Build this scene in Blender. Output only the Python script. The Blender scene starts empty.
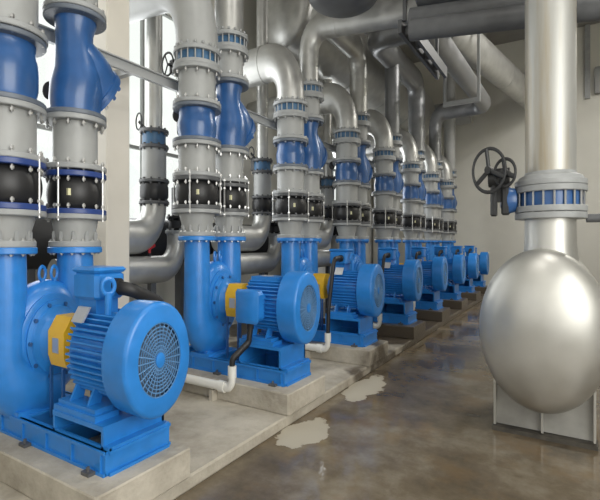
import bpy, math, random
from mathutils import Vector, Matrix
random.seed(7)
C = bpy.context.scene.collection
PI = math.pi
S = 1.4            # the photograph shows everything this much taller than wide
V = Vector

# ------------------------------------------------------------------ materials
def mat(name, col, rough=.5, metal=0., noise=None, bump=0., spec=None, coat=0.):
    m = bpy.data.materials.new(name); m.use_nodes = True
    nt = m.node_tree; b = nt.nodes['Principled BSDF']
    b.inputs['Base Color'].default_value = (*col, 1)
    b.inputs['Roughness'].default_value = rough
    b.inputs['Metallic'].default_value = metal
    if spec is not None: b.inputs['Specular IOR Level'].default_value = spec
    if coat: b.inputs['Coat Weight'].default_value = coat; b.inputs['Coat Roughness'].default_value = .15
    if noise:
        sc, amt, ramt = noise
        tc = nt.nodes.new('ShaderNodeTexCoord')
        n = nt.nodes.new('ShaderNodeTexNoise'); n.inputs['Scale'].default_value = sc; n.inputs['Detail'].default_value = 5
        nt.links.new(tc.outputs['Object'], n.inputs['Vector'])
        r = nt.nodes.new('ShaderNodeMapRange'); r.inputs[1].default_value = .3; r.inputs[2].default_value = .7
        r.inputs[3].default_value = 1 - amt; r.inputs[4].default_value = 1 + amt
        nt.links.new(n.outputs['Fac'], r.inputs[0])
        mx = nt.nodes.new('ShaderNodeVectorMath'); mx.operation = 'SCALE'
        mx.inputs[0].default_value = col; nt.links.new(r.outputs[0], mx.inputs['Scale'])
        nt.links.new(mx.outputs[0], b.inputs['Base Color'])
        if ramt:
            r2 = nt.nodes.new('ShaderNodeMapRange'); r2.inputs[1].default_value = .3; r2.inputs[2].default_value = .7
            r2.inputs[3].default_value = max(.03, rough - ramt); r2.inputs[4].default_value = rough + ramt
            nt.links.new(n.outputs['Fac'], r2.inputs[0]); nt.links.new(r2.outputs[0], b.inputs['Roughness'])
        if bump:
            bp = nt.nodes.new('ShaderNodeBump'); bp.inputs['Strength'].default_value = bump; bp.inputs['Distance'].default_value = .02
            nt.links.new(n.outputs['Fac'], bp.inputs['Height']); nt.links.new(bp.outputs[0], b.inputs['Normal'])
    return m

BLUE = mat('blue_paint', (.020, .205, .60), .38, noise=(6, .10, .06), coat=.25)
DBLUE = mat('deep_blue_paint', (.022, .092, .265), .34, noise=(5, .14, .05), coat=.3)
NAVY = mat('navy_steel', (.02, .05, .20), .35)
TEAL = mat('valve_body_paint', (.05, .13, .24), .45, noise=(8, .2, .05))
GREY = mat('grey_paint', (.345, .352, .345), .42, noise=(4, .06, .05))
FGREY = mat('flange_grey', (.315, .325, .325), .45, noise=(8, .10, .05))
DGREY = mat('dark_grey_steel', (.085, .088, .092), .45, noise=(6, .15, .05))
GALV = mat('galvanised_sheet', (.47, .47, .45), .40, .65, noise=(3.5, .13, .08))
GALVD = mat('dull_sheet', (.25, .255, .26), .42, .6, noise=(3, .15, .08))
STAIN = mat('stainless', (.55, .545, .51), .42, .75, noise=(2.0, .12, .08))
CHROME = mat('zinc_bolt', (.50, .50, .49), .35, .8)
SLATE = mat('slate_flange', (.12, .14, .17), .42, noise=(8, .12, .05))
GASKET = mat('gasket_black', (.02, .02, .02), .7)
RUBBER = mat('black_rubber', (.012, .012, .013), .42)
BLACK = mat('black_plastic', (.014, .014, .015), .5)
IRON = mat('black_iron', (.02, .021, .022), .45)
YELLOW = mat('yellow_paint', (.80, .47, .02), .4)
PVC = mat('white_pvc', (.80, .79, .74), .35)
RED = mat('red_paint', (.55, .02, .03), .4)
CREAM = mat('column_paint', (.66, .62, .54), .6, noise=(1.2, .06, 0))
WALL = mat('wall_paint', (.66, .65, .59), .75, noise=(.6, .05, 0))
CEIL = mat('ceiling_concrete', (.30, .29, .27), .85, noise=(.8, .15, 0))
PLASTER = mat('sticker', (.75, .72, .45), .6)
GRILLE = mat('grille_wire', (.10, .24, .46), .4, .2)
FANM = mat('fan_grey', (.10, .15, .22), .5)
BEAM = mat('strut_steel', (.42, .43, .43), .45, .2)
DBEAM = mat('dark_strut_steel', (.12, .125, .13), .5, .3)
SILVER = mat('motor_plate', (.6, .6, .6), .35, .7)

def concrete_mat():
    m = bpy.data.materials.new('plinth_concrete'); m.use_nodes = True
    nt = m.node_tree; b = nt.nodes['Principled BSDF']
    g = nt.nodes.new('ShaderNodeNewGeometry')
    n = nt.nodes.new('ShaderNodeTexNoise'); n.inputs['Scale'].default_value = 1.6; n.inputs['Detail'].default_value = 8; n.inputs['Roughness'].default_value = .65
    nt.links.new(g.outputs['Position'], n.inputs['Vector'])
    r = nt.nodes.new('ShaderNodeValToRGB')
    r.color_ramp.elements[0].position = .3; r.color_ramp.elements[0].color = (.27, .24, .19, 1)
    r.color_ramp.elements[1].position = .62; r.color_ramp.elements[1].color = (.50, .46, .385, 1)
    nt.links.new(n.outputs['Fac'], r.inputs['Fac'])
    # old wet stains over the far plinths
    sx = nt.nodes.new('ShaderNodeSeparateXYZ'); nt.links.new(g.outputs['Position'], sx.inputs[0])
    wn = nt.nodes.new('ShaderNodeTexNoise'); wn.inputs['Scale'].default_value = 1.1; wn.inputs['Detail'].default_value = 5
    nt.links.new(g.outputs['Position'], wn.inputs['Vector'])
    ys = nt.nodes.new('ShaderNodeMapRange'); ys.inputs[1].default_value = 4.5; ys.inputs[2].default_value = 11.; ys.inputs[3].default_value = -.30; ys.inputs[4].default_value = .36
    nt.links.new(sx.outputs['Y'], ys.inputs[0])
    ad = nt.nodes.new('ShaderNodeMath'); nt.links.new(wn.outputs['Fac'], ad.inputs[0]); nt.links.new(ys.outputs[0], ad.inputs[1])
    wm = nt.nodes.new('ShaderNodeMapRange'); wm.inputs[1].default_value = .47; wm.inputs[2].default_value = .55; nt.links.new(ad.outputs[0], wm.inputs[0])
    mx = nt.nodes.new('ShaderNodeMix'); mx.data_type = 'RGBA'; nt.links.new(wm.outputs[0], mx.inputs['Factor']); nt.links.new(r.outputs[0], mx.inputs[6]); mx.inputs[7].default_value = (.105, .085, .062, 1)
    nt.links.new(mx.outputs[2], b.inputs['Base Color'])
    wr = nt.nodes.new('ShaderNodeMapRange'); wr.inputs[3].default_value = .8; wr.inputs[4].default_value = .3; nt.links.new(wm.outputs[0], wr.inputs[0]); nt.links.new(wr.outputs[0], b.inputs['Roughness'])
    n2 = nt.nodes.new('ShaderNodeTexNoise'); n2.inputs['Scale'].default_value = 18; n2.inputs['Detail'].default_value = 6
    nt.links.new(g.outputs['Position'], n2.inputs['Vector'])
    bp = nt.nodes.new('ShaderNodeBump'); bp.inputs['Strength'].default_value = .35; bp.inputs['Distance'].default_value = .03
    nt.links.new(n2.outputs['Fac'], bp.inputs['Height']); nt.links.new(bp.outputs[0], b.inputs['Normal'])
    return m
CONC = concrete_mat()

def floor_mat():
    m = bpy.data.materials.new('wet_floor'); m.use_nodes = True
    nt = m.node_tree; b = nt.nodes['Principled BSDF']; N = nt.nodes.new; L = nt.links.new
    g = N('ShaderNodeNewGeometry')
    def noise(sc, det=5, ro=.55, dist=0.):
        n = N('ShaderNodeTexNoise'); n.inputs['Scale'].default_value = sc; n.inputs['Detail'].default_value = det
        n.inputs['Roughness'].default_value = ro; n.inputs['Distortion'].default_value = dist
        L(g.outputs['Position'], n.inputs['Vector']); return n.outputs['Fac']
    def math_(op, a, c):
        k = N('ShaderNodeMath'); k.operation = op
        for i, q in enumerate((a, c)):
            if isinstance(q, (int, float)): k.inputs[i].default_value = q
            else: L(q, k.inputs[i])
        return k.outputs[0]
    # dry islands: three pale patches left by the water, edges broken by noise
    edge = noise(3.2, 6, .6)
    dry = None
    for (x, y, rx, ry) in DRY:
        d = N('ShaderNodeVectorMath'); d.operation = 'SUBTRACT'; L(g.outputs['Position'], d.inputs[0]); d.inputs[1].default_value = (x, y, 0)
        q = N('ShaderNodeVectorMath'); q.operation = 'MULTIPLY'; L(d.outputs[0], q.inputs[0]); q.inputs[1].default_value = (1 / rx, 1 / ry, 0)
        le = N('ShaderNodeVectorMath'); le.operation = 'LENGTH'; L(q.outputs[0], le.inputs[0])
        v = math_('SUBTRACT', 1., le.outputs['Value'])
        dry = v if dry is None else math_('MAXIMUM', dry, v)
    e2 = math_('MULTIPLY', math_('SUBTRACT', edge, .5), 1.6)
    dm = N('ShaderNodeMapRange'); dm.inputs[1].default_value = -.04; dm.inputs[2].default_value = .04
    L(math_('ADD', dry, e2), dm.inputs[0]); dryf = dm.outputs[0]
    # water film
    w = N('ShaderNodeMapRange'); w.inputs[1].default_value = .42; w.inputs[2].default_value = .58
    L(noise(.7, 5, .55, .0), w.inputs[0])
    base = N('ShaderNodeValToRGB'); e = base.color_ramp.elements
    e[0].position = .30; e[0].color = (.055, .043, .030, 1); e[1].position = .72; e[1].color = (.31, .275, .215, 1)
    mid = base.color_ramp.elements.new(.5); mid.color = (.15, .120, .082, 1)
    L(noise(.75, 9, .68, .0), base.inputs['Fac'])
    rm = N('ShaderNodeMapRange'); rm.inputs[1].default_value = .5; rm.inputs[2].default_value = .68; rm.inputs[4].default_value = .75; L(noise(1.25, 7, .62, .0), rm.inputs[0])
    rust = N('ShaderNodeMix'); rust.data_type = 'RGBA'; L(rm.outputs[0], rust.inputs['Factor']); L(base.outputs[0], rust.inputs[6]); rust.inputs[7].default_value = (.19, .125, .062, 1)
    mx = N('ShaderNodeMix'); mx.data_type = 'RGBA'; L(dryf, mx.inputs['Factor']); L(rust.outputs[2], mx.inputs[6]); mx.inputs[7].default_value = (.42, .385, .31, 1)
    L(mx.outputs[2], b.inputs['Base Color'])
    r1 = N('ShaderNodeMapRange'); r1.inputs[3].default_value = .26; r1.inputs[4].default_value = .05; L(w.outputs[0], r1.inputs[0])
    mr = N('ShaderNodeMix'); L(dryf, mr.inputs['Factor']); L(r1.outputs[0], mr.inputs[2]); mr.inputs[3].default_value = .7
    L(mr.outputs[0], b.inputs['Roughness'])
    bp = N('ShaderNodeBump'); bp.inputs['Strength'].default_value = .06; bp.inputs['Distance'].default_value = .02
    L(noise(9, 4), bp.inputs['Height']); L(bp.outputs[0], b.inputs['Normal'])
    b.inputs['Specular IOR Level'].default_value = .6
    return m
DRY = [(-2.68, 4.45, .25, .42), (-2.72, 6.35, .26, .62)]
FLOOR = floor_mat()

def glass_mat():
    m = bpy.data.materials.new('window_glass'); m.use_nodes = True
    nt = m.node_tree; nt.nodes.remove(nt.nodes['Principled BSDF'])
    t = nt.nodes.new('ShaderNodeBsdfTransparent'); t.inputs[0].default_value = (.93, .96, .95, 1)
    gl = nt.nodes.new('ShaderNodeBsdfGlossy'); gl.inputs['Roughness'].default_value = .03
    mx = nt.nodes.new('ShaderNodeMixShader'); mx.inputs[0].default_value = .08
    nt.links.new(t.outputs[0], mx.inputs[1]); nt.links.new(gl.outputs[0], mx.inputs[2])
    nt.links.new(mx.outputs[0], nt.nodes['Material Output'].inputs[0])
    return m
BPLATE = mat('grimy_base', (.07, .062, .05), .7, noise=(9, .3, 0))
SADDLE = mat('dirty_plate', (.36, .355, .33), .5, .35, noise=(3., .22, .06))
GLASS = glass_mat()

def stained_mat():
    m = bpy.data.materials.new('stained_stainless'); m.use_nodes = True
    nt = m.node_tree; b = nt.nodes['Principled BSDF']; b.inputs['Metallic'].default_value = .55; b.inputs['Roughness'].default_value = .46
    tc = nt.nodes.new('ShaderNodeTexCoord'); mp = nt.nodes.new('ShaderNodeMapping'); mp.inputs['Scale'].default_value = (5, 5, .35)
    n = nt.nodes.new('ShaderNodeTexNoise'); n.inputs['Scale'].default_value = 1.; n.inputs['Detail'].default_value = 6; n.inputs['Roughness'].default_value = .6
    nt.links.new(tc.outputs['Object'], mp.inputs['Vector']); nt.links.new(mp.outputs[0], n.inputs['Vector'])
    r = nt.nodes.new('ShaderNodeValToRGB'); r.color_ramp.elements[0].position = .36; r.color_ramp.elements[0].color = (.41, .36, .27, 1)
    r.color_ramp.elements[1].position = .56; r.color_ramp.elements[1].color = (.46, .46, .435, 1)
    nt.links.new(n.outputs['Fac'], r.inputs['Fac']); nt.links.new(r.outputs[0], b.inputs['Base Color']); return m
STAINED = stained_mat()

# ------------------------------------------------------------------ mesh builder (true proportions in, stretched mesh out)
class MB:
    def __init__(s): s.v = []; s.f = []
    def add(s, vs, fs):
        o = len(s.v); s.v += [V(p) for p in vs]; s.f += [tuple(i + o for i in f) for f in fs]; return s
    def box(s, a, b):
        (x0, y0, z0), (x1, y1, z1) = a, b
        return s.add([(x0,y0,z0),(x1,y0,z0),(x1,y1,z0),(x0,y1,z0),(x0,y0,z1),(x1,y0,z1),(x1,y1,z1),(x0,y1,z1)],
                     [(0,3,2,1),(4,5,6,7),(0,1,5,4),(1,2,6,5),(2,3,7,6),(3,0,4,7)])
    def bevbox(s, a, b, r=.02, ax=2):
        # box with its edges along one axis chamfered, and ends slightly drawn in
        i, j = [(1,2),(0,2),(0,1)][ax]
        lo, hi = a[ax], b[ax]
        def ring(q, inset):
            x0, x1, y0, y1 = a[i]+inset, b[i]-inset, a[j]+inset, b[j]-inset
            pts = [(x0+r,y0),(x1-r,y0),(x1,y0+r),(x1,y1-r),(x1-r,y1),(x0+r,y1),(x0,y1-r),(x0,y0+r)]
            out = []
            for (p, w) in pts:
                c = [0,0,0]; c[ax] = q; c[i] = p; c[j] = w; out.append(tuple(c))
            return out
        return s.loft([ring(lo, r*.6), ring(lo+r*.6, 0), ring(hi-r*.6, 0), ring(hi, r*.6)])
    def loft(s, rings, cap=True):
        n = len(rings[0]); vs = [p for r in rings for p in r]; fs = []
        for k in range(len(rings)-1):
            for i in range(n):
                fs.append((k*n+i, k*n+(i+1)%n, (k+1)*n+(i+1)%n, (k+1)*n+i))
        if cap: fs += [tuple(range(n-1,-1,-1)), tuple((len(rings)-1)*n+i for i in range(n))]
        return s.add(vs, fs)
    def lathe(s, prof, org, axis=(0,0,1), n=28):
        # prof: (radius, height along axis)
        ax = V(axis).normalized(); u = ax.orthogonal().normalized(); w = ax.cross(u); o = V(org)
        rings = [[o + ax*h + (u*math.cos(2*PI*i/n) + w*math.sin(2*PI*i/n))*max(r, 1e-4) for i in range(n)] for r, h in prof]
        return s.loft(rings)
    def cyl(s, a, b, r, n=12, r2=None):
        a, b = V(a), V(b); return s.lathe([(r,0),(r if r2 is None else r2,(b-a).length)], a, b-a, n)
    def tube(s, pts, r, n=20, cap=True):
        pts = [V(p) for p in pts]; rs = r if isinstance(r, (list, tuple)) else [r]*len(pts)
        t = [(pts[min(i+1,len(pts)-1)]-pts[max(i-1,0)]).normalized() for i in range(len(pts))]
        u = t[0].orthogonal().normalized(); rings = []
        for i, p in enumerate(pts):
            u = (u - t[i]*u.dot(t[i])).normalized(); w = t[i].cross(u)
            rings.append([p + (u*math.cos(2*PI*k/n) + w*math.sin(2*PI*k/n))*rs[i] for k in range(n)])
        return s.loft(rings, cap)
    def ring(s, c, axis, R, r, n=28, m=8):
        c = V(c); ax = V(axis).normalized(); u = ax.orthogonal().normalized(); w = ax.cross(u); vs = []; fs = []
        for i in range(n):
            d = u*math.cos(2*PI*i/n)+w*math.sin(2*PI*i/n)
            for k in range(m): vs.append(c + d*(R+r*math.cos(2*PI*k/m)) + ax*(r*math.sin(2*PI*k/m)))
        for i in range(n):
            for k in range(m): fs.append((i*m+k, ((i+1)%n)*m+k, ((i+1)%n)*m+(k+1)%m, i*m+(k+1)%m))
        return s.add(vs, fs)
    def prism(s, poly, a, b, ax):
        # polygon in the plane across axis ax, from a to b
        i, j = [(1,2),(0,2),(0,1)][ax]
        def R(q):
            out = []
            for p in poly:
                c = [0,0,0]; c[ax] = q; c[i], c[j] = p; out.append(tuple(c))
            return out
        return s.loft([R(a), R(b)])
    def mesh(s, name, m, loc, ang=35):
        me = bpy.data.meshes.new(name); l = V(loc)
        me.from_pydata([((p.x-l.x), (p.y-l.y), (p.z-l.z)*S) for p in s.v], [], s.f)
        import bmesh
        b = bmesh.new(); b.from_mesh(me); bmesh.ops.recalc_face_normals(b, faces=b.faces); b.to_mesh(me); b.free()
        me.polygons.foreach_set('use_smooth', [True]*len(me.polygons))
        me.set_sharp_from_angle(angle=math.radians(ang)); me.materials.append(m); me.update()
        return me

def bend(points, R, n=8):
    """polyline with its corners rounded to radius R"""
    P = [V(p) for p in points]; out = [P[0]]
    for i in range(1, len(P)-1):
        a, b, c = P[i-1], P[i], P[i+1]
        d1, d2 = (a-b).normalized(), (c-b).normalized(); th = d1.angle(d2)
        Ri = R[i-1] if isinstance(R, (list, tuple)) else R
        k = Ri/math.tan(th/2); p1, p2 = b+d1*k, b+d2*k
        cen = b + (d1+d2).normalized()*(Ri/math.sin(th/2)); v1, v2 = p1-cen, p2-cen; tot = v1.angle(v2)
        for q in range(n+1):
            f = q/n; out.append(cen + (v1*math.sin((1-f)*tot) + v2*math.sin(f*tot))/math.sin(tot))
    out.append(P[-1]); return out

# ------------------------------------------------------------------ objects
class T:
    """one thing: an Empty at its base with its parts as children"""
    def __init__(s, name, label, cat, loc, group=None):
        s.o = bpy.data.objects.new(name, None); C.objects.link(s.o); s.loc = V(loc)
        s.o.location = (loc[0], loc[1], loc[2]*S); s.o.empty_display_size = .1
        settag(s.o, label, cat, group)
    def part(s, name, mb, m, parent=None, label=None, ang=35):
        p = bpy.data.objects.new(name, mb.mesh(name, m, s.loc, ang)); C.objects.link(p); p.parent = parent or s.o
        if label: p['label'] = label
        return p
    def part_mesh(s, name, me, off, parent=None):
        # shared mesh whose own origin is off (true coordinates)
        p = bpy.data.objects.new(name, me); C.objects.link(p); p.parent = parent or s.o
        d = V(off) - s.loc; p.location = (d.x, d.y, d.z*S); return p
def settag(o, label, cat, group=None):
    o['label'] = label; o['category'] = cat
    if group: o['group'] = group
def single(name, mb, m, label, cat, loc, group=None, ang=35):
    o = bpy.data.objects.new(name, mb.mesh(name, m, loc, ang)); C.objects.link(o); o.location = (loc[0], loc[1], loc[2]*S)
    settag(o, label, cat, group); return o
def struct(name, mb, m, parent=None, ang=35):
    o = bpy.data.objects.new(name, mb.mesh(name, m, (0,0,0), ang)); C.objects.link(o)
    if parent: o.parent = parent
    else: o['kind'] = 'structure'
    return o
KIDS = {}
def copy_tree(o, loc=None, label=None, parent=None):
    c = o.copy(); C.objects.link(c)
    if parent: c.parent = parent
    if loc is not None: c.location = (loc[0], loc[1], loc[2]*S)
    if label: c['label'] = label
    for k in list(o.children): copy_tree(k, None, None, c)
    return c
CACHE = {}
def make(key, builder, loc, label):
    """build a kind once, copy it afterwards"""
    if key in CACHE: return copy_tree(CACHE[key], loc, label)
    CACHE[key] = builder(loc, label); return CACHE[key]

# bolts: one shared mesh, origin at its middle
_b = MB(); _b.lathe([(.010,-.06),(.010,.06)], (0,0,0), n=6)
_b.lathe([(.019,-.052),(.019,-.034)], (0,0,0), n=6); _b.lathe([(.019,.034),(.019,.052)], (0,0,0), n=6)
BOLT = _b.mesh('bolt', CHROME, (0,0,0))
def flange_mb(x, y, z0, z1, R, rin=0., bolts=0, n=32):
    m = MB(); m.lathe([(max(rin,R*.5), z0), (R-.006, z0), (R, z0+.006), (R, z1-.006), (R-.006, z1), (max(rin,R*.5), z1)], (x,y,0), n=n)
    for k in range(bolts):
        a = 2*PI*(k+.5)/bolts; px, py = x+(R-.036)*math.cos(a), y+(R-.036)*math.sin(a)
        m.lathe([(.019, z0-.022), (.019, z1+.022)], (px, py, 0), n=6)
    return m
def bolts_on(t, parent, x, y, z, R, n=12):
    for k in range(n):
        a = 2*PI*(k+.5)/n
        t.part_mesh('bolt', BOLT, (x+(R-.036)*math.cos(a), y+(R-.036)*math.sin(a), z), parent)

ORD = ['front', 'second', 'third', 'fourth', 'fifth', 'sixth', 'seventh', 'eighth']
def which(i): return 'front pump' if i == 0 else 'last pump of the row' if i == 7 else f'{ORD[i]} pump from the front'
PITCH = 2.5
YC = [2.49] + [2.53 + PITCH*i for i in range(1, 8)]
XR = -4.6

# ------------------------------------------------------------------ the setting
struct('floor', MB().box((-7.6,-3.5,-.1), (4.6,23.6,0)), FLOOR)
struct('ceiling', MB().box((-7.6,-3.5,8.4), (4.6,23.6,8.6)), CEIL)
struct('wall_end', MB().box((-7.6,23,0), (4.6,23.2,8.4)), WALL)
def wall_with_holes(name, ax, c0, c1, lo, hi, zt, holes, m):
    mb = MB()
    def bx(p0, p1, z0, z1):
        if ax == 0: mb.box((c0,p0,z0), (c1,p1,z1))
        else: mb.box((p0,c0,z0), (p1,c1,z1))
    p = lo
    for (a, b, z0, z1) in holes:
        bx(p, a, 0, zt); bx(a, b, 0, z0); bx(a, b, z1, zt); p = b
    bx(p, hi, 0, zt); return struct(name, mb, m)
WIN_L = [(2.3,4.5,1.9,5.2), (5.0,7.2,1.9,5.2), (13.6,15.8,1.9,4.4)]
WIN_R = [(-2.8,3.4,1.2,5.2)]
wall_with_holes('wall_left', 0, -7.7, -7.5, -3.5, 23.2, 8.4, WIN_L, WALL)
wall_with_holes('wall_right', 0, 4.4, 4.6, -3.5, 23.2, 8.4, WIN_R, WALL)
wall_with_holes('wall_back', 1, -3.5, -3.3, -7.7, 4.6, 8.4, [(-5.5,-.5,1.2,5.2), (.8,3.6,0,3.2)], WALL)
def window(n, c, a, b, z0, z1, nm=2, nz=3):
    mb = MB(); w = .05
    for k in range(nm+1):
        y = a + (b-a)*k/nm; mb.box((c-.04, max(a,y-w/2), z0), (c+.04, min(b,y+w/2), z1))
    for k in range(nz+1):
        z = z0 + (z1-z0)*k/nz; mb.box((c-.035, a, max(z0,z-w/2)), (c+.035, b, min(z1,z+w/2)))
    o = struct(f'window_{n}', mb, GREY); struct('pane', MB().box((c-.006,a,z0), (c+.006,b,z1)), GLASS, o)
for k, h in enumerate(WIN_L): window(k+1, -7.6, *h)
for k, h in enumerate(WIN_R): window(k+5, 4.5, *h, 4, 3)
struct('column', MB().bevbox((-5.80,3.76,0), (-5.42,4.14,8.4), .02), CREAM)
for k, y in enumerate((11.2, 18.4)): struct('column', MB().bevbox((-7.4,y-.18,0), (-7.04,y+.18,8.4), .02), CREAM)

# concrete: the low slab of the pump row and one plinth under each pump
struct('floor_slab', MB().bevbox((-7.4,-1.2,0), (-2.93,22,.10), .015, 1), CONC)
def plinth(loc, label):
    y = loc[1]
    return single('concrete_plinth', MB().bevbox((-5.4,y-.57,.10), (-2.9,y+.37,.29), .015), CONC, label, 'plinth', loc, 'plinths under the pumps')
for i, y in enumerate(YC):
    make('plinth', plinth, (-4.1,y,.10), f'rough concrete plinth carrying the blue {which(i)}')

# ------------------------------------------------------------------ pumps
def pump(loc, label, ax, zf, top_box, near, dx=0.):
    y = loc[1]; X = XR; t = T('centrifugal_pump', label, 'pump', loc, 'pumps of the row')
    z0 = .29; za = ax-.345      # top of the motor stand
    # base frame: channel beams with gusset plates
    b = MB()
    zr = z0+.14
    for s in (-1, 1):
        yy = y - .34 if s < 0 else y + .28
        b.box((-5.15,yy-.012,z0), (-3.1,yy+.012,zr))
        for zz in (z0, zr-.018):
            b.box((-5.15, yy-.03 if s<0 else yy-.05, zz), (-3.1, yy+.05 if s<0 else yy+.03, zz+.018))
        for k in range(6):
            xg = -5.1 + k*.39; b.box((xg-.008, yy-.028, z0+.018), (xg+.008, yy+.028, zr-.018))
    fr = t.part('base_frame', b, BLUE)
    for xx in (-5.15, -4.40, -3.86, -3.12):
        m = MB().box((xx, y-.345, z0+.001), (xx+.021, y+.285, zr-.001)).box((xx-.04, y-.33, zr-.018), (xx+.04 if xx < -3.2 else xx+.05, y+.27, zr+.001))
        if xx > -3.2: m.box((xx, y-.33, z0), (xx+.05, y+.27, z0+.018))
        t.part('cross_beam', m, BLUE, fr)
    for bx_ in (-3.25, -4.2, -5.0):
        t.part('anchor_clip', MB().box((bx_-.05,y-.43,z0), (bx_+.05,y-.37,z0+.02)).lathe([(.014,z0),(.014,z0+.045)], (bx_,y-.40,0), n=6), DGREY, fr)
    # motor stand: a box open towards the near side
    m = MB(); zt = ax-.352; xs = -3.17+dx*.3
    m.box((-3.86,y-.34,zt-.03), (xs,y+.28,zt))
    m.box((xs-.03,y-.335,zr), (xs,y+.275,zt-.03)); m.box((-3.86,y-.335,zr), (-3.835,y+.275,zt-.03))
    m.box((-3.85,y+.25,zr), (xs,y+.275,zt-.03)); m.box((-3.86,y-.335,zr), (xs+.07,y-.31,zr+.015)); m.box((xs-.02,y-.33,zr), (xs+.07,y+.275,zr+.02))
    st = t.part('motor_stand', m, BLUE)
    for s in (-1, 1):
        yy = y + s*.22
        f = MB().box((-3.86,yy-.11,zt), (-3.30+dx*.5,yy+.11,zt+.035)).box((-3.83,yy-.085,zt+.035), (-3.34+dx*.5,yy+.085,zt+.065))
        for xx in (-3.70, -3.45):
            f.prism([(yy+s*.06, zt+.06), (yy-s*.06, zt+.06), (yy-s*.12, zt+.24), (yy-s*.03, zt+.20)], xx-.012, xx+.012, 0)
        t.part('motor_foot', f, BLUE)
    # volute casing on the axis, with foot
    v = MB(); prof = [(.05,-.20),(.24,-.20),(.30,-.185),(.37,-.15),(.415,-.08),(.425,0),(.415,.07),(.37,.13),(.33,.15),(.33,.17),(.30,.18),(.10,.18)]
    v.lathe(prof, (X,y,ax), (1,0,0), 40)
    v.prism([(y-.32,zr),(y+.10,zr),(y+.05,ax-.2),(y-.22,ax-.2)], X-.12, X+.14, 0)
    v.box((X-.16,y-.36,zr), (X+.2,y+.16,zr+.03))
    vol = t.part('volute_casing', v, BLUE)
    cv = MB().lathe([(.05,.15),(.285,.15),(.285,.205),(.25,.215),(.24,.235),(.19,.245),(.16,.28),(.13,.36),(.13,.40),(.05,.405)], (X,y,ax), (1,0,0), 36)
    cov = t.part('casing_cover', cv, BLUE, vol)
    for k in range(10):
        a = 2*PI*k/10; t.part('bolt', MB().cyl((X+.19,y+.262*math.cos(a),ax+.262*math.sin(a)), (X+.235,y+.262*math.cos(a),ax+.262*math.sin(a)), .016, 6), DBLUE, cov) if near else None
    # twin nozzles
    na = MB().tube(bend([(X,y-.38,zf-.02),(X,y-.38,ax-.28),(X,y-.02,ax-.44)], .22, 8), .185 if near else .185, 26)
    na = MB(); path = bend([(X,y-.38,zf-.02),(X,y-.38,ax-.30),(X,y+.05,ax-.36)], .26, 8)
    na.tube(path, [.175]+[.19+.05*min(1,q/6) for q in range(len(path)-1)], 26)
    nzA = t.part('suction_nozzle', na, BLUE)
    nb = MB(); path = bend([(X,y+.32,zf-.02),(X,y+.32,ax+.12),(X,y+.10,ax-.12)], .3, 6)
    nb.tube(path, [.175]+[.19]*(len(path)-1), 26); nzB = t.part('discharge_nozzle', nb, BLUE)
    for nz, yy in ((nzA, y-.38), (nzB, y+.32)):
        fl = t.part('flange', flange_mb(X, yy, zf-.045, zf, .268, bolts=0 if near else 12), BLUE, nz)
        if near: bolts_on(t, nz, X, yy, zf, .268, 14)
    for s in (-.06, .06):
        m = MB().ring((X+.05,y+s,ax+.47), (1,.5,0), .05, .014, 16, 6); m.cyl((X+.05,y+s,ax+.38), (X+.05,y+s,ax+.43), .02, 8)
        t.part('lifting_eye', m, BLUE, vol)
    # shaft and coupling guard
    t.part('shaft', MB().cyl((X+.38,y,ax), (-3.8,y,ax), .045, 14), SILVER)
    g = MB(); hexa = [(y+.19*math.cos(PI/6+k*PI/3)*1.0, ax+.21*math.sin(PI/6+k*PI/3)) for k in range(6)]
    hexa = [(y-.13,ax-.145),(y+.13,ax-.145),(y+.16,ax-.07),(y+.16,ax+.09),(y+.08,ax+.19),(y-.08,ax+.19),(y-.16,ax+.09),(y-.16,ax-.07)]
    g.prism(hexa, -4.26, -4.0, 0)
    gd = t.part('coupling_guard', g, YELLOW)
    t.part('warning_plate', MB().box((-4.18,y-.166,ax-.05), (-4.08,y-.156,ax+.05)), SILVER, gd)
    for xx in (-4.23, -4.03):
        for yy in (-.145, .145): t.part('guard_leg', MB().box((xx-.012,y+yy-.012,z0+.12), (xx+.012,y+yy+.012,ax-.15)), DBLUE, gd)
    # motor
    m = MB(); xb0, xb1 = -3.90+dx, -3.18+dx
    m.lathe([(.06,0),(.19,0),(.215,.03),(.215,.06),(.245,.065),(.245,.64),(.22,.69),(.1,.70)], (xb0,y,ax), (1,0,0), 36)
    for k in range(44):
        a = 2*PI*k/44
        if math.sin(a) > .86 or math.sin(a) < -.80: continue
        c, s_ = math.cos(a), math.sin(a); u = V((0,c,s_)); w = V((0,-s_,c))*.006
        R0, R1 = .235, .292
        ps = []
        for xx in (xb0+.08, xb1-.06):
            for (R, sg) in ((R0,-1),(R1,-1),(R1,1),(R0,1)):
                q = V((xx,y,ax)) + u*R + w*sg; ps.append(tuple(q))
        m.add(ps, [(0,1,5,4),(1,2,6,5),(2,3,7,6),(0,3,2,1),(4,5,6,7)])
    mo = t.part('motor_body', m, BLUE)
    fc = MB().lathe([(.27,0),(.334,0),(.342,.006),(.345,.255),(.342,.274),(.332,.289),(.314,.296),(.222,.298),(.218,.28),(.25,.268),(.295,.24),(.30,.02)], (-3.245+dx,y,ax), (1,0,0), 44)
    cov = t.part('fan_cover', fc, BLUE)
    gr = MB(); xg = -2.955+dx
    for R in (.04,.062,.084,.106,.128,.15,.172,.194,.218): gr.ring((xg,y,ax), (1,0,0), R, .0045, 40, 6)
    for k in range(28):
        a = 2*PI*k/28; gr.cyl((xg,y+.04*math.cos(a),ax+.04*math.sin(a)), (xg,y+.214*math.cos(a),ax+.218*math.sin(a)), .0045, 5)
    gp = t.part('grille', gr, GRILLE, cov); t.part('hub_cap', MB().lathe([(.045,0),(.045,.015),(.02,.022)], (xg-.005,y,ax), (1,0,0), 20), BLUE, cov)
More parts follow.
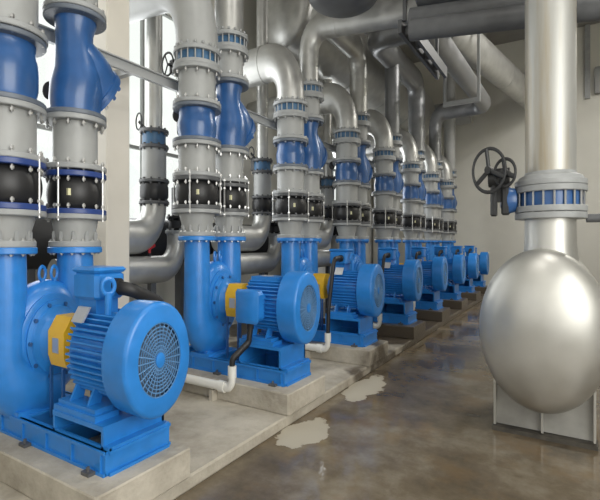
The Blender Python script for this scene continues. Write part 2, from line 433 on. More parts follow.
    fan = MB().lathe([(.05,-.05),(.05,0),(.24,-.03),(.24,-.05)], (xg-.03,y,ax), (1,0,0), 28)
    for k in range(9):
        a = 2*PI*k/9; c, s_ = math.cos(a), math.sin(a)
        fan.add([(xg-.03,y+.05*c,ax+.05*s_),(xg-.06,y+.23*c,ax+.23*s_),(xg-.02,y+.23*c,ax+.23*s_),(xg-.012,y+.05*c,ax+.05*s_)], [(0,1,2,3)])
    t.part('fan', fan, FANM, cov)
    # terminal box
    if top_box:
        p = t.part('terminal_box', MB().bevbox((-3.88,y-.15,ax+.33), (-3.52,y+.15,ax+.50), .03, 2).box((-3.83,y-.11,ax+.22), (-3.58,y+.11,ax+.34)), BLUE)
        t.part('box_lid', MB().bevbox((-3.90,y-.165,ax+.50), (-3.50,y+.165,ax+.535), .03, 2), BLUE, p)
        t.part('gland', MB().cyl((-3.53,y+.04,ax+.42), (-3.45,y+.04,ax+.42), .045, 12) if near else MB().cyl((-3.62,y-.23,ax+.41), (-3.62,y-.14,ax+.41), .045, 12), BLACK, p)
        m = MB().ring((-3.42,y-.10,ax+.42), (1,-.4,0), .05, .017, 20, 8); m.cyl((-3.42,y-.10,ax+.24), (-3.42,y-.10,ax+.38), .03, 10)
        t.part('lifting_eye', m, BLUE, mo)
        t.part('name_plate', MB().prism([(y-.26,ax+.20),(y-.24,ax+.20),(y-.17,ax+.29),(y-.19,ax+.29)], -3.72, -3.56, 0), SILVER, mo)
    else:
        p = t.part('terminal_box', MB().bevbox((-3.78,y-.46,ax-.12), (-3.44,y-.32,ax+.16), .03, 1).box((-3.74,y-.33,ax-.1), (-3.48,y-.22,ax+.12)), BLUE)
        t.part('box_lid', MB().bevbox((-3.80,y-.495,ax-.14), (-3.42,y-.46,ax+.18), .03, 1), BLUE, p)
        t.part('gland', MB().cyl((-3.62,y-.39,ax-.20), (-3.62,y-.39,ax-.11), .045, 12), BLACK, p)
        m = MB().box((-3.8,y-.14,ax+.22), (-3.36,y+.14,ax+.285)); t.part('top_rib', m, BLUE, mo)
        t.part('name_plate', MB().box((-3.70,y-.06,ax+.285), (-3.55,y+.06,ax+.292)), SILVER, mo)
    return t.o
pump((-4.1,YC[0],.29), 'blue motor driven pump, front one, terminal box on top of its motor', .91, 1.57, True, True, .07)
make('pump', lambda l, lab: pump(l, lab, .985, 1.67, False, True), (-4.1,YC[1],.29), 'blue motor driven pump, second from the front, terminal box on motor side')
for i in range(2, 8):
    lab = f'blue motor driven pump, {ORD[i]} from the front of the row' if i < 7 else 'blue motor driven pump at the far end of the row'
    make('pumpfar', lambda l, lb: pump(l, lb, .985, 1.67, True, False), (-4.1,YC[i],.29), lab)

# white conduit and black hose to each motor
def pvc(loc, label):
    y = loc[1] - .62; t = T('conduit_pipe', label, 'conduit', loc, 'white conduits beside the pumps'); xe = -3.74 if loc[1] < 6 else -3.66
    t.part('pipe', MB().tube(bend([(-4.95,y,.25),(xe,y,.25),(xe,y,.44)], .09, 6), .045, 16), PVC)
    t.part('elbow_socket', MB().cyl((xe-.22,y,.25), (xe-.12,y,.25), .056, 16), PVC)
    t.part('elbow_socket', MB().cyl((xe,y,.35), (xe,y,.46), .056, 16), PVC)
    t.part('saddle_block', MB().box((-4.1,y-.05,.10), (-4.04,y+.045,.20)), CONC)
    return t.o
def hose_side(loc, label):
    y = loc[1]; path = bend([(-3.74,y-.62,.42),(-3.74,y-.62,.52),(-3.63,y-.41,.66),(-3.62,y-.39,.80)], .05, 5)
    return single('flexible_hose', MB().tube(path, .036, 12), BLACK, label, 'hose', loc, 'black hoses feeding the motors')
def hose_top(loc, label):
    y = loc[1]; path = bend([(-3.66,y-.62,.42),(-3.66,y-.60,.75),(-3.62,y-.46,1.39),(-3.62,y-.2,1.40)], .10, 6)
    return single('flexible_hose', MB().tube(path, .036, 12), BLACK, label, 'hose', loc, 'black hoses feeding the motors')
for i in range(1, 8):
    y = YC[i]
    make('pvc1' if i == 1 else 'pvc', pvc, (-4.1,y,.29), f'white plastic conduit elbow on the plinth of the {which(i)}')
    make('hose1' if i == 1 else 'hose2', hose_side if i == 1 else hose_top, (-3.6,y,.5), f'black hose from white conduit to motor, {which(i)}')
y = YC[0]
single('flexible_hose', MB().tube(bend([(-3.46,y+.04,1.31),(-3.36,y+.06,1.31),(-3.40,y+.46,1.18),(-3.75,y+.60,.62),(-3.8,y+.60,.30)], .10, 6), .045, 12), BLACK,
       'black flexible hose looping from the terminal box atop the front motor', 'hose', (-3.5,y+.1,.6), 'black hoses feeding the motors')

# ------------------------------------------------------------------ riser fittings
def flanged(t, part, x, y, z, R, th, up, near, m, nb=12):
    """flange from z downwards (up=False) or upwards, with bolts"""
    z0, z1 = (z, z+th) if up else (z-th, z)
    f = t.part('flange', flange_mb(x, y, z0, z1, R, bolts=0 if near else nb), m, part)
    return f
def reducer(loc, label, h, r0, r1, R0, R1, near):
    x, y, z = loc; t = T('reducer_cone', label, 'pipe reducer', loc, 'grey reducers above the pumps')
    c = t.part('cone', MB().lathe([(r0,0),(r0,.06),(r1,h-.06),(r1,h)], loc, n=32), GREY)
    flanged(t, c, x, y, z, R0, .045, True, True, FGREY); flanged(t, c, x, y, z+h, R1, .04, False, True, FGREY)
    for k in range(10):
        a = 2*PI*k/10; d = V((math.cos(a), math.sin(a), 0))
        p = V(loc)+d*(R0-.05)
        if near: t.part('stud', MB().lathe([(.02,.045),(.02,.10),(.012,.12)], p, n=6), FGREY, c)
    return t.o
def rubber(loc, label, h, rp, R, near, m):
    x, y, z = loc; t = T('expansion_joint', label, 'expansion joint', loc, 'black rubber joints on the risers')
    th = .042; prof = []
    for k in range(13):
        f = k/12; prof.append((rp + .055*abs(math.sin(f*PI))**.7, th*.8 + (h-1.6*th)*f))
    bd = t.part('bellows', MB().lathe(prof, loc, n=36), RUBBER)
    n = 0
    for zz in (z, z+h-th):
        t.part('flange', flange_mb(x, y, zz, zz+th, R, bolts=0 if near else 14), m)
        if near: bolts_on(t, None, x, y, zz+th*.5, R, 12)
    for k in range(4):
        a = PI/4 + k*PI/2 - .30; c, s_ = math.cos(a), math.sin(a); rr = R - .005
        r = MB().cyl((x+rr*c,y+rr*s_,z-.05), (x+rr*c,y+rr*s_,z+h+.05), .011, 8)
        for q in (-.035, th+.012, h-th-.03, h+.015): r.lathe([(.021,0),(.021,.018)], (x+rr*c,y+rr*s_,z+q), n=6)
        t.part('tie_rod', r, CHROME)
    a = -.75; t.part('badge', MB().box((x+(rp+.05)*math.cos(a)-.02,y+(rp+.05)*math.sin(a)-.02,z+h*.5-.025), (x+(rp+.05)*math.cos(a)+.012,y+(rp+.05)*math.sin(a)+.012,z+h*.5+.025)), PLASTER, bd)
    return t.o
def spool(loc, label, h, r, R, near, bot=True, top=True, m=None):
    x, y, z = loc; t = T('pipe_spool', label, 'pipe', loc, 'flanged grey pipe pieces on the risers')
    p = t.part('pipe', MB().lathe([(r,0),(r,h)], loc, n=36), m or GREY)
    for on, zz, up in ((bot, z, True), (top, z+h, False)):
        if on:
            flanged(t, p, x, y, zz, R, .04, up, near, FGREY)
            if near: bolts_on(t, p, x, y, zz + (.02 if up else -.02), R, 12)
    return t.o
def barrel(loc, label, h, r, R, near):
    x, y, z = loc; t = T('check_valve', label, 'check valve', loc, 'barrel shaped blue check valves')
    b = t.part('valve_body', MB().lathe([(r*1.04,0),(r*1.02,.05),(r*1.0,.08),(r*1.05,.13),(r*1.06,h*.5),(r*1.05,h-.17),(r*.98,h-.12),(r*.97,h-.06),(r*1.0,h)], loc, n=40), DBLUE)
    for zz in (z, z+h-.04):
        t.part('flange', flange_mb(x, y, zz, zz+.036, R, bolts=0 if near else 12), SLATE, b)
    return t.o
def ystrainer(loc, label, h, r, R, near):
    x, y, z = loc; t = T('strainer', label, 'strainer', loc, 'slanted blue strainers on the risers')
    m = MB(); ce = [(0,0,1.12),(0,.05,1.12),(.0,.15,1.16),(.02,.28,1.20),(.03,.40,1.16),(.02,.52,1.04),(0,.62,.92),(-.01,.72,.84),(-.01,.84,.84),(0,.93,.93),(0,1,1.0)]
    m.tube([(x, y+c_*1.0, z+h*f) for c_, f, _ in ce], [r*q for _, _, q in ce], 36)
    a = V((x,y+.02,z+h*.60)); b = V((x,y+.30,z+h*.33)); d = (b-a); L = d.length
    m.lathe([(.01,-.20),(r*.42,-.18),(r*.70,-.12),(r*.90,-.03),(r*1.04,L*.35),(r*1.08,L*.65),(r*1.03,L-.05),(r*1.02,L-.035),(r*1.12,L-.03),(r*1.12,L+.0)], a, d, 32)
    bd = t.part('strainer_body', m, DBLUE, ang=50)
    c = t.part('hatch_cover', MB().lathe([(r*.2,L+.001),(r*1.13,L+.001),(r*1.13,L+.035),(r*.7,L+.04),(r*.5,L+.06),(r*.05,L+.065)], a, d, 32), DBLUE, bd)
    u = d.normalized(); o1 = u.orthogonal().normalized(); o2 = u.cross(o1)
    if near:
        for k in range(12):
            an = 2*PI*k/12; p = a+u*(L+.035)+(o1*math.cos(an)+o2*math.sin(an))*r*1.0
            t.part('bolt', MB().cyl(p, p+u*.03, .02, 6), CHROME if k % 3 == 0 else DBLUE, c)
    for zz in (z, z+h-.04): t.part('flange', flange_mb(x, y, zz, zz+.036, R, bolts=0 if near else 12), SLATE, bd)
    return t.o
def butterfly(loc, label, h, r, R, near, name='butterfly_valve', group='butterfly valves on the risers', nst=18, body=None, stud=None, fl=None):
    x, y, z = loc; t = T(name, label, 'valve', loc, group); th = min(.05, h*.24)
    bd = t.part('valve_body', MB().lathe([(r*.9,th),(r*1.04,th),(r*1.06,h*.5),(r*1.04,h-th),(r*.9,h-th)], loc, n=36), body or TEAL)
    for zz in (z, z+h-th):
        t.part('flange', flange_mb(x, y, zz, zz+th, R), fl or FGREY)
    for k in range(nst):
        a = 2*PI*(k+.5)/nst; p = (x+(R-.03)*math.cos(a), y+(R-.03)*math.sin(a), z)
        t.part('stud', MB().lathe([(.010,-.035),(.020,-.034),(.020,-.010),(.011,-.010),(.011,h+.010),(.020,h+.010),(.020,h+.034),(.010,h+.035)], p, n=6), stud or FGREY)
    if near:
        g = t.part('gearbox', MB().bevbox((x-R-.17,y-.08,z+.02), (x-R+.02,y+.08,z+h-.02), .02), IRON)
        w = MB().ring((x-R-.10,y-.16,z+h*.5), (0,1,0), .12, .013, 24, 6); w.cyl((x-R-.10,y-.16,z+h*.5), (x-R-.10,y-.05,z+h*.5), .015, 8)
        for k in range(3):
            a = k*2*PI/3; w.cyl((x-R-.10,y-.16,z+h*.5), (x-R-.10+.12*math.cos(a),y-.16,z+h*.5+.12*math.sin(a)), .01, 6)
        t.part('handwheel', w, IRON)
    return t.o
def gauge(loc, label, d):
    x, y, z = loc; t = T('pressure_gauge', label, 'gauge', loc, 'black gauges on the risers')
    fx = V((.55,-.83,0))
    t.part('stem', MB().tube(bend([(x-d,y,z),(x,y,z),(x,y,z+.16)], .04, 4), .012, 8), IRON)
    t.part('dial_case', MB().lathe([(.02,-.02),(.068,-.02),(.072,.02),(.06,.03),(.01,.03)], V((x,y,z+.21)), fx, 24), BLACK)
    return t.o

for i, yc in enumerate(YC):
    near = i < 2
    yA, yB = yc-.38, yc+.32
    if i == 0: zf, r0, r1, b0, b1, s0, s1 = 1.57, 1.82, 2.155, 2.53, 3.0, 2.56, 3.36
    else:      zf, r0, r1, b0, b1, s0, s1 = 1.67, 1.94, 2.27, 2.62, 3.0, 2.63, 3.40
    w = which(i)
    kk = (near, i == 0)
    JM = NAVY if i == 0 else DGREY
    rA, RA, rB, RB = .262, .345, .222, .312
    make(('redA',)+kk, lambda l, b: reducer(l, b, r0-zf, .195, .25, .258, RA, near), (XR,yA,zf), f'grey reducer cone on the wider riser of the {w}')
    make(('redB',)+kk, lambda l, b: reducer(l, b, r0-zf, .19, .225, .258, RB, near), (XR,yB,zf), f'grey reducer cone on the slimmer riser of the {w}')
    make(('rubA',)+kk, lambda l, b: rubber(l, b, r1-r0, .255, RA, near, JM), (XR,yA,r0), f'black rubber expansion joint, wider riser of the {w}')
    make(('rubB',)+kk, lambda l, b: rubber(l, b, r1-r0-.01, .225, RB, near, JM), (XR,yB,r0-.005), f'black rubber expansion joint, slimmer riser of the {w}')
    make(('spA',)+kk, lambda l, b: spool(l, b, b0-r1, rA, RA, near), (XR,yA,r1), f'short pipe between rubber joint and check valve, {w}')
    make(('spB',)+kk, lambda l, b: spool(l, b, s0-r1, rB, RB, near), (XR,yB,r1), f'short pipe between rubber joint and slanted strainer, {w}')
    make(('bar',)+kk, lambda l, b: barrel(l, b, b1-b0, rA, RA, near), (XR,yA,b0), f'barrel shaped blue check valve on the wider riser of the {w}')
    make(('ystr',)+kk, lambda l, b: ystrainer(l, b, s1-s0, rB, RB, near), (XR,yB,s0), f'blue strainer with slanted hatch on slimmer riser of the {w}')
    if i == 0:
        spool((XR,yA,b1), 'tall grey pipe rising out of sight above check valve of the front pump', 3.2, .275, .36, True, True, False)
        spool((XR,yB,s1), 'tall grey pipe rising out of sight above strainer of the front pump', 3.0, .225, RB, True, True, False)
    else:
        v0, v1 = (3.38, 3.57) if i == 1 else (3.33, 3.52); u0, u1 = 3.74, 3.92
        make(('spA2',)+kk, lambda l, b: spool(l, b, v0-b1, rA, RA, near), (XR,yA,b1), f'short pipe between check valve and butterfly valve, {w}')
        make(('spB2',)+kk, lambda l, b: spool(l, b, u0-s1, rB, RB, near), (XR,yB,s1), f'short pipe between strainer and butterfly valve, {w}')
        make(('bvA',)+kk, lambda l, b: butterfly(l, b, v1-v0, rA, RA-.01, near), (XR,yA,v0), f'butterfly valve with studs on wider riser of the {w}')
        make(('bvB',)+kk, lambda l, b: butterfly(l, b, u1-u0, rB, RB-.01, False), (XR,yB,u0), f'butterfly valve with studs on slimmer riser of the {w}')
    if i % 2 == 1: make('gauge', lambda l, b: gauge(l, b, -.13), (XR-.40,yA,2.75), f'black round gauge beside check valve, {w}')
gauge((-4.9,2.70,2.59), 'black round pressure gauge between the two risers of the front pump', -.15)

# ------------------------------------------------------------------ pipework overhead
def run(name, label, pts, r, R, m, group=None, n=28, seams=(), cat='pipe', cap_dome=None):
    loc = pts[0]; t = T(name, label, cat, loc, group); path = bend(pts, R, 10) if len(pts) > 2 else [V(p) for p in pts]
    p = t.part('pipe', MB().tube(path, r, n), m)
    for (c, d) in seams:
        c, d = V(c), V(d).normalized()
        t.part('seam_band', MB().lathe([(r*.98,-.03),(r*1.025,-.03),(r*1.025,.03),(r*.98,.03)], c, d, n), m, p)
    return t
# suction side: elbows from each wide riser towards the left wall
for i in range(1, 8):
    y = YC[i]-.38; lab = f'elbow pipe above wider riser of the {which(i)}'
    if i == 1:
        run('elbow_pipe', 'large grey painted ' + lab, [(XR,y,3.57),(XR,y,4.39),(-7.43,y,4.555)], .295, .80, GREY, 'elbow pipes of the wider risers')
    else:
        def el(l, b):
            t = run('elbow_pipe', b, [(XR,l[1],3.53),(XR,l[1],4.17),(-7.49,l[1],4.10)], .265, .50, GALV, 'elbow pipes of the wider risers', seams=[((XR,l[1],3.57),(0,0,1)), ((-5.25,l[1],4.155),(1,0,0))]); return t.o
        make('elbA', el, (XR,y,3.53), 'silver ' + lab)
# discharge side
yb = [y+.32 for y in YC]
run('riser_pipe', 'silver riser pipe straight up to ceiling above slimmer riser of second pump', [(XR,yb[1],3.90),(XR,yb[1],8.38)], .225, .4, GALV)
run('riser_pipe', 'silver riser pipe bending into the aisle above third pump', [(XR,yb[2],3.90),(XR,yb[2],4.78),(-1.9,yb[2],4.585),(-1.9,yb[2],8.38)], .20, .36, GALV, seams=[((XR,yb[2],4.36),(0,0,1)), ((-3.95,yb[2],4.732),(1,0,-.0735))])
run('riser_pipe', 'silver riser pipe bending towards third riser above fourth pump', [(XR,yb[3],3.90),(XR,yb[3],5.10),(XR,8.3,5.10)], .225, .42, GALV, seams=[((XR,yb[3],4.62),(0,0,1))])
run('riser_pipe', 'dull silver riser pipe straight up into dark collecting pipe above fifth pump', [(XR,yb[4],3.90),(XR,yb[4],5.5)], .225, .4, GALVD, seams=[((XR,yb[4],4.75),(0,0,1))])
run('collecting_pipe', 'dark collecting pipe rising at sixth pump and running along the row overhead', [(XR,yb[5],3.90),(XR,yb[5],5.63),(XR,11.3,5.63),(-1.6,11.3,5.63)], .29, .45, GALVD, seams=[((XR,yb[5],4.9),(0,0,1))])
run('offset_pipe', 'grey pipe over seventh pump with two bends under the hanger', [(XR,yb[6],3.90),(XR,yb[6],5.33),(-2.72,yb[6],5.33),(-2.72,9.4,5.05)], .24, .42, GALVD, seams=[((-3.15,yb[6],5.33),(1,0,0))])
run('riser_pipe', 'grey riser pipe straight up behind the hanger above last pump', [(XR,yb[7],3.90),(XR,yb[7],8.38)], .24, .4, GREY)
# large headers
def vessel(name, label, cat, a, b, r, m, group=None, dome=.35, n=40, rz=None):
    a, b = V(a), V(b); d = b-a; L = d.length; t = T(name, label, cat, a, group)
    prof = [(r*math.cos(q*PI/2/8), dome*r*(1-math.sin(q*PI/2/8)) if False else -dome*r*math.sin(q*PI/2/8)) for q in range(8,-1,-1)]
    prof2 = [(r*math.cos(q*PI/2/8), L+dome*r*math.sin(q*PI/2/8)) for q in range(0,9)]
    t.part('shell', MB().lathe([(r,0),(r,L)], a, d, n), m)
    t.part('dished_end', MB().lathe(prof+[(r*.98,.02)], a, d, n), m); t.part('dished_end', MB().lathe([(r*.98,L-.02)]+prof2, a, d, n), m)
    return t
t = vessel('header_vessel', 'huge silver header with domed end under the ceiling', 'header', (-6.08,9.1,5.85), (-6.08,20.5,5.85), .80, GALV)
for y in (10, 12.5, 15, 17.5): t.part('seam_band', MB().lathe([(.79,-.04),(.815,-.04),(.815,.04),(.79,.04)], (-6.08,y,5.85), (0,1,0), 40), GALV)
t = vessel('hanging_tank', 'dark rounded tank bottom hanging from the ceiling above the silver elbow', 'tank', (-3.28,6.75,4.60), (-3.28,6.75,6.4), .60, DGREY, dome=.28)
t.part('hanger_strap', MB().box((-2.72,6.50,4.5), (-2.64,6.62,8.38)), BEAM)
# support strut behind the risers
t = T('support_channel', 'long grey steel channel running behind the risers', 'support channel', (-5.03,1.0,3.24))
t.part('web', MB().box((-5.045,1.0,3.22), (-5.03,21.6,3.33)), BEAM); t.part('lip', MB().box((-5.03,1.0,3.22), (-4.985,21.6,3.232)).box((-5.03,1.0,3.318), (-4.985,21.6,3.33)), BEAM)
for y in (3.9, 11.2, 18.4): t.part('bracket_arm', MB().box((-7.035 if y > 5 else -5.415, y-.04, 3.24), (-5.045, y+.04, 3.31)), BEAM)
# twin strut beam carrying the cross pipes
t = T('strut_beam', 'dark twin steel beam running along the aisle overhead', 'beam', (-2.36,7.3,4.14))
for dx in (-.085, .085):
    t.part('rail', MB().box((-2.36+dx-.03,7.2,4.13), (-2.36+dx+.03,9.7,4.29)), DBEAM)
for k in range(4): t.part('tie_plate', MB().box((-2.42,7.4+k*.6,4.16), (-2.30,7.46+k*.6,4.27)), DBEAM)
for yy in (7.3, 9.4): t.part('hanger_post', MB().box((-2.42,yy-.03,4.29), (-2.36,yy+.03,8.38)), DBEAM)
# trapeze hanger
t = T('trapeze_hanger', 'light grey trapeze hanger with two rods holding the bent pipe', 'pipe hanger', (-2.7,14.2,4.7))
t.part('cross_bar', MB().box((-3.40,14.15,4.66), (-2.32,14.25,4.76)), BEAM)
for xx in (-3.36, -2.36): t.part('post', MB().box((xx-.04,14.16,4.76), (xx+.04,14.24,8.4)), BEAM)
# cross pipes over the aisle
t = vessel('cross_duct', 'big dark insulated pipe crossing the aisle beneath the ceiling', 'pipe', (-2.05,7.15,4.78), (4.2,7.15,4.19), .46, DGREY, dome=.2)
single('cross_pipe', MB().tube([(-2.2,7.0,4.19),(4.4,7.0,3.59)], .12, 24), DGREY, 'upper slim dark pipe crossing the aisle under the big one', 'pipe', (-2.2,7.0,4.19), 'slim cross pipes')
single('cross_pipe', MB().tube([(-2.12,6.75,3.97),(4.4,6.75,3.36)], .12, 24), DGREY, 'lowest slim dark pipe crossing the aisle under the big one', 'pipe', (-2.12,6.75,3.97), 'slim cross pipes')
t = run('return_pipe', 'thick silver pipe slanting away behind the tall stainless pipe', [(-3.11,13.27,6.2),(-1.40,22.5,6.2)], .40, .7, GALV, seams=[((-2.17,18.36,6.2),(0.182,0.983,0)), ((-1.74,20.66,6.2),(0.182,0.983,0))])
t.part('branch_elbow', MB().tube(bend([(-1.77,21.07,6.2),(-1.22,20.97,6.75),(-1.22,20.97,8.38)], .42, 8), .36, 28), GALV)
run('wall_pipe', 'pale horizontal pipe along the end wall behind the risers', [(-7.4,22.2,6.1),(-4.0,22.2,6.1)], .42, .4, GREY)

t = T('insulated_pipe', 'thick black insulated pipe along the window wall behind the pumps', 'pipe', (-6.72,-1.0,.1))
t.part('pipe', MB().tube([(-6.72,-1.0,1.62),(-6.72,9.6,1.62)], .30, 32), BLACK)
for y in (.5, 3.4, 6.3, 9.2): t.part('support_leg', MB().box((-6.80,y-.05,.1), (-6.64,y+.05,1.36)), DGREY)
# rear drop legs near the left wall
def droppipe(loc, label, r=.135):
    x, y, _ = loc; top = 5.0 if y > 9 else 8.38; t = T('drop_pipe', label, 'pipe', loc, 'silver drop pipes near the windows')
    p = t.part('pipe', MB().cyl((x,y,2.96), (x,y,top), r, 24), GALV)
    v = t.part('valve_body', MB().lathe([(.19,0),(.19,.16)], (x,y,2.78), n=28), TEAL)
    for zz in (2.74, 2.93): t.part('flange', flange_mb(x, y, zz, zz+.04, .24, bolts=10), DGREY)
    w = MB().ring((x-.22,y-.14,3.08), (.2,1,0), .10, .013, 24, 6); w.cyl((x-.22,y-.14,3.08), (x-.2,y,3.0), .02, 8); w.bevbox((x-.30,y-.06,2.80), (x-.16,y+.06,3.0), .02)
    t.part('handwheel', w, IRON)
    t.part('spool', MB().lathe([(.20,0),(.20,.40)], (x,y,2.34), n=28), GREY)
    t.part('rubber_joint', MB().lathe([(.20,0),(.235,.05),(.235,.17),(.20,.22)], (x,y,2.11), n=28), RUBBER)
    for zz in (2.07, 2.33): t.part('flange', flange_mb(x, y, zz, zz+.035, .25, bolts=10), DGREY)
    t.part('foot_elbow', MB().tube(bend([(x,y,2.07),(x,y,1.67),(x,y-1.5,1.67)], .39, 10), .20, 26), GALV)
    return t.o
for (y, lab) in ((5.1,'silver drop pipe with black joint between front and second pump'), (8.2,'silver drop pipe with black joint between second and third pump'), (11.4,'silver drop pipe with black joint between third and fourth pump')):
    make('drop' if y < 9 else 'drop9', droppipe, (-6.05,y,1.4), lab)
def lowel(loc, label):
    x, y, _ = loc; t = T('return_elbow', label, 'pipe', loc, 'low silver return elbows behind the pumps')
    p = t.part('elbow', MB().tube(bend([(x,y,1.74),(x,y,1.28),(x,y-2.2,1.28)], .34, 10), .165, 24), GALV)
    t.part('flange', flange_mb(x, y, 1.72, 1.76, .20, bolts=8), FGREY)
    t.part('valve', MB().lathe([(.10,0),(.14,.03),(.14,.12),(.10,.15)], (x,y,1.76), n=20), BLACK)
    t.part('flange', flange_mb(x, y, 1.91, 1.94, .18, bolts=8), BLACK); t.part('stub_pipe', MB().cyl((x,y,1.94), (x,y,2.3), .10, 18), GREY)
    t.part('support_leg', MB().box((x-.05,y-.6,.1), (x+.05,y-.5,1.14)), DGREY)
    return t.o
for (y, lab) in ((5.55,'low silver elbow with black valve seen beside second pump'), (8.65,'low silver elbow with black valve seen beside third pump'), (11.85,'low silver elbow with black valve seen beside fourth pump')):
    make('lowel', lowel, (-5.99,y,.1), lab)
t = T('lever_valve', 'small red lever valve on pipe behind second pump', 'valve', (-5.9,4.9,1.45))
t.part('lever', MB().tube(bend([(-5.99,4.95,1.46),(-5.99,4.95,1.54),(-5.99,5.06,1.57)], .05, 4), .022, 8), RED); t.part('nipple', MB().cyl((-5.99,4.95,1.43), (-5.99,4.95,1.48), .03, 8), IRON)

# ------------------------------------------------------------------ dished header with tall pipe
HX, HZ, HR = -.27, .90, .655
t = T('header_end', 'big domed stainless header end standing on steel saddle plate', 'header', (HX,5.9,0))
b = MB(); n = 48
def rr(r, h): return (r, h)
prof = [(HR*math.cos(q*PI/2/14), -.62*HR*math.sin(q*PI/2/14)) for q in range(14,-1,-1)]
L = 1.5
b.lathe(prof+[(HR,.12)], (HX,5.62,HZ), (0,1,0), 64); t.part('dished_end', b, STAIN)
t.part('barrel', MB().lathe([(HR,.12),(HR,L)], (HX,5.62,HZ), (0,1,0), 64), STAIN)
t.part('rear_end', MB().lathe([(HR,L)]+[(HR*math.cos(q*PI/2/10), L+.5*HR*math.sin(q*PI/2/10)) for q in range(1,11)], (HX,5.62,HZ), (0,1,0), 48), STAIN)
PX, PY = -.20, 5.95
t.part('neck', MB().lathe([(.30,1.40),(.27,1.58),(.265,1.80)], (PX,PY,0), n=36), STAIN)
t.part('neck_flange', flange_mb(PX, PY, 1.80, 1.85, .375, bolts=0, n=40), FGREY)
s = MB().prism([(HX-.50,.05),(HX+.50,.05),(HX+.50,.62),(HX-.50,.62)], 5.78, 5.80, 1)
sp = t.part('saddle_plate', s, SADDLE)
for xx in (-.50, 0, .50): t.part('stiffener', MB().box((HX+xx-.012,5.72,.05), (HX+xx+.012,5.80,.62 if xx else .30)), STAIN, sp)
t.part('base_plate', MB().box((HX-.53,5.71,0), (HX+.53,5.92,.035)), BPLATE, sp)
t.part('rear_saddle', MB().box((HX-.50,6.8,0), (HX+.50,6.83,.6)), STAIN)
# valve with gear and handwheels
def bigvalve():
    o = butterfly((PX,PY,1.855), 'large blue valve with black handwheels at foot of tall pipe', .215, .31, .375, False, 'gear_valve', None, 20, DBLUE, CHROME, FGREY)
    vt = T.__new__(T); vt.o = o; vt.loc = V((PX,PY,1.855))
    g = vt.part('stem_housing', MB().lathe([(.05,0),(.10,.03),(.115,.10),(.10,.16),(.06,.19)], (PX-.33,PY-.10,1.965), (-1,-.25,0), 20), DBLUE)
    vt.part('gearbox', MB().bevbox((PX-.50,PY-.24,1.84), (PX-.42,PY-.08,2.15), .02).bevbox((PX-.62,PY-.24,1.83), (PX-.55,PY-.12,2.16), .02).cyl((PX-.64,PY-.2,2.16), (PX-.41,PY-.2,2.16), .08, 14).box((PX-.60,PY-.2,1.95), (PX-.44,PY-.14,2.1)), IRON)
    def wheel(c, R, r, nm):
        w = MB().ring(c, (.15,1,0), R, r, 36, 8); c = V(c)
        for k in range(3):
            a = PI/2 + .15 + k*2*PI/3; w.cyl(c, c+V((math.cos(a)*R, -.15*math.cos(a)*R, math.sin(a)*R)), .022, 8)
        w.cyl(c-V((.01,.05,0)), c+V((.02,.12,0)), .035, 12); return vt.part(nm, w, IRON)
    wheel((PX-.62,PY-.33,2.215), .185, .016, 'handwheel')
    wheel((PX-.45,PY-.30,2.19), .115, .015, 'handwheel')
    return vt
bigvalve()
t = T('vertical_pipe', 'tall stained stainless pipe rising above the blue gear valve', 'pipe', (PX,PY,2.07))
t.part('pipe', MB().lathe([(.265,2.115),(.265,8.38)], (PX,PY,0), n=40), STAINED)
t.part('flange', flange_mb(PX, PY, 2.072, 2.12, .375, n=40), FGREY)
t.part('collar', MB().lathe([(.35,2.12),(.33,2.15),(.275,2.17),(.265,2.19)], (PX,PY,0), n=40), FGREY)
single('bracing_bar', MB().cyl((PX+.36,PY,1.80), (4.4,PY+.6,1.80), .035, 12), DGREY, 'dark horizontal bar from the tall pipe to the side wall', 'bar', (PX+.38,PY,1.8))
t = T('junction_box', 'pale grey box on the end wall beside the tall pipe', 'box', (.95,22.9,6.2))
t.part('box_body', MB().bevbox((.9,22.7,6.2), (1.9,22.99,7.0), .03, 1), GREY); t.part('conduit', MB().box((.55,22.85,6.1), (.75,22.99,8.39)), FGREY)

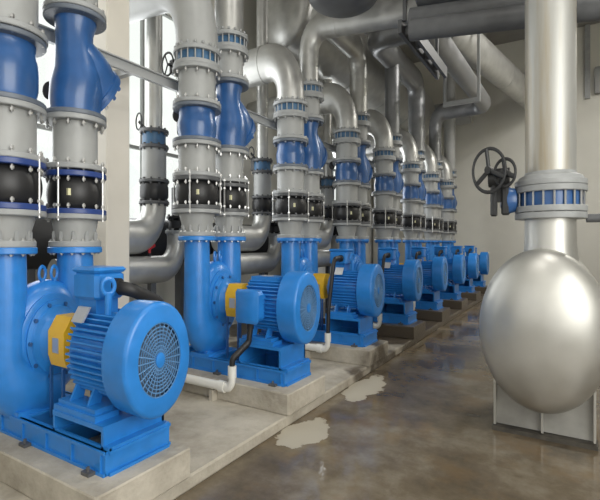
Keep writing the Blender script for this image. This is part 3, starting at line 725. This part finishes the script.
# ------------------------------------------------------------------ light
def area(name, loc, rot, sx, sy, power, col=(1,1,1)):
    l = bpy.data.lights.new(name, 'AREA'); l.shape = 'RECTANGLE'; l.size = sx; l.size_y = sy; l.energy = power; l.color = col
    o = bpy.data.objects.new(name, l); C.objects.link(o); o.location = loc; o.rotation_euler = rot; return o
W = bpy.data.worlds.new('World'); bpy.context.scene.world = W; W.use_nodes = True
W.node_tree.nodes['Background'].inputs[0].default_value = (1, .99, .96, 1); W.node_tree.nodes['Background'].inputs[1].default_value = .85
# daylight at the aisle side windows, the wall behind the camera and the pump side windows
for k, (a, b, z0, z1) in enumerate(WIN_R): area('daylight_aisle', (4.35,(a+b)/2,(z0+z1)/2*S), (0, PI/2, 0), (z1-z0)*S, b-a, 60*(b-a), (1,.98,.94))
area('daylight_rear', (-3,-3.25,3.2*S), (PI/2, 0, PI), 5, 4*S, 190, (1,.98,.95))
for k, (a, b, z0, z1) in enumerate(WIN_L): area('daylight_pump_side', (-7.45,(a+b)/2,(z0+z1)/2*S), (0, -PI/2, 0), (z1-z0)*S, b-a, 75, (.96,.98,1))
# added fill lamps over the aisle, unseen; far pair brightens the end wall
def lamp(loc, label):
    x, y, z = loc; t = T('added_fill_lamp', label, 'lamp', loc, 'added fill lamps over the aisle')
    t.part('housing', MB().bevbox((x-.14,y-.9,z), (x+.14,y+.9,z+.08), .02), GREY)
    t.part('rod', MB().box((x-.01,y-.5,z+.08), (x+.01,y-.48,8.4)).box((x-.01,y+.48,z+.08), (x+.01,y+.5,8.4)), GREY)
    return t.o
for (x, y) in ((-.8,1.0), (1.2,5.0), (.9,14.5), (3.4,16.5)):
    make('lamp', lamp, (x,y,7.2), 'long fill lamp added unseen over the aisle'); area('added_fill_light', (x,y,7.17*S), (0,0,0), .25, 1.8, 75 if y < 10 else 230, (1,.97,.92))

# ------------------------------------------------------------------ camera
cam = bpy.data.cameras.new('camera'); co = bpy.data.objects.new('camera', cam); C.objects.link(co)
co.location = (0, 0, 1.6*S); co.rotation_euler = (PI/2, 0, math.atan(270/440))
cam.sensor_width = 36; cam.lens = 440/600*36; cam.shift_y = -7/600; cam.clip_start = .05
sc = bpy.context.scene; sc.camera = co
sc.view_settings.view_transform = 'Standard'; sc.view_settings.look = 'None'; sc.view_settings.gamma = 1
sc.view_settings.exposure = .6
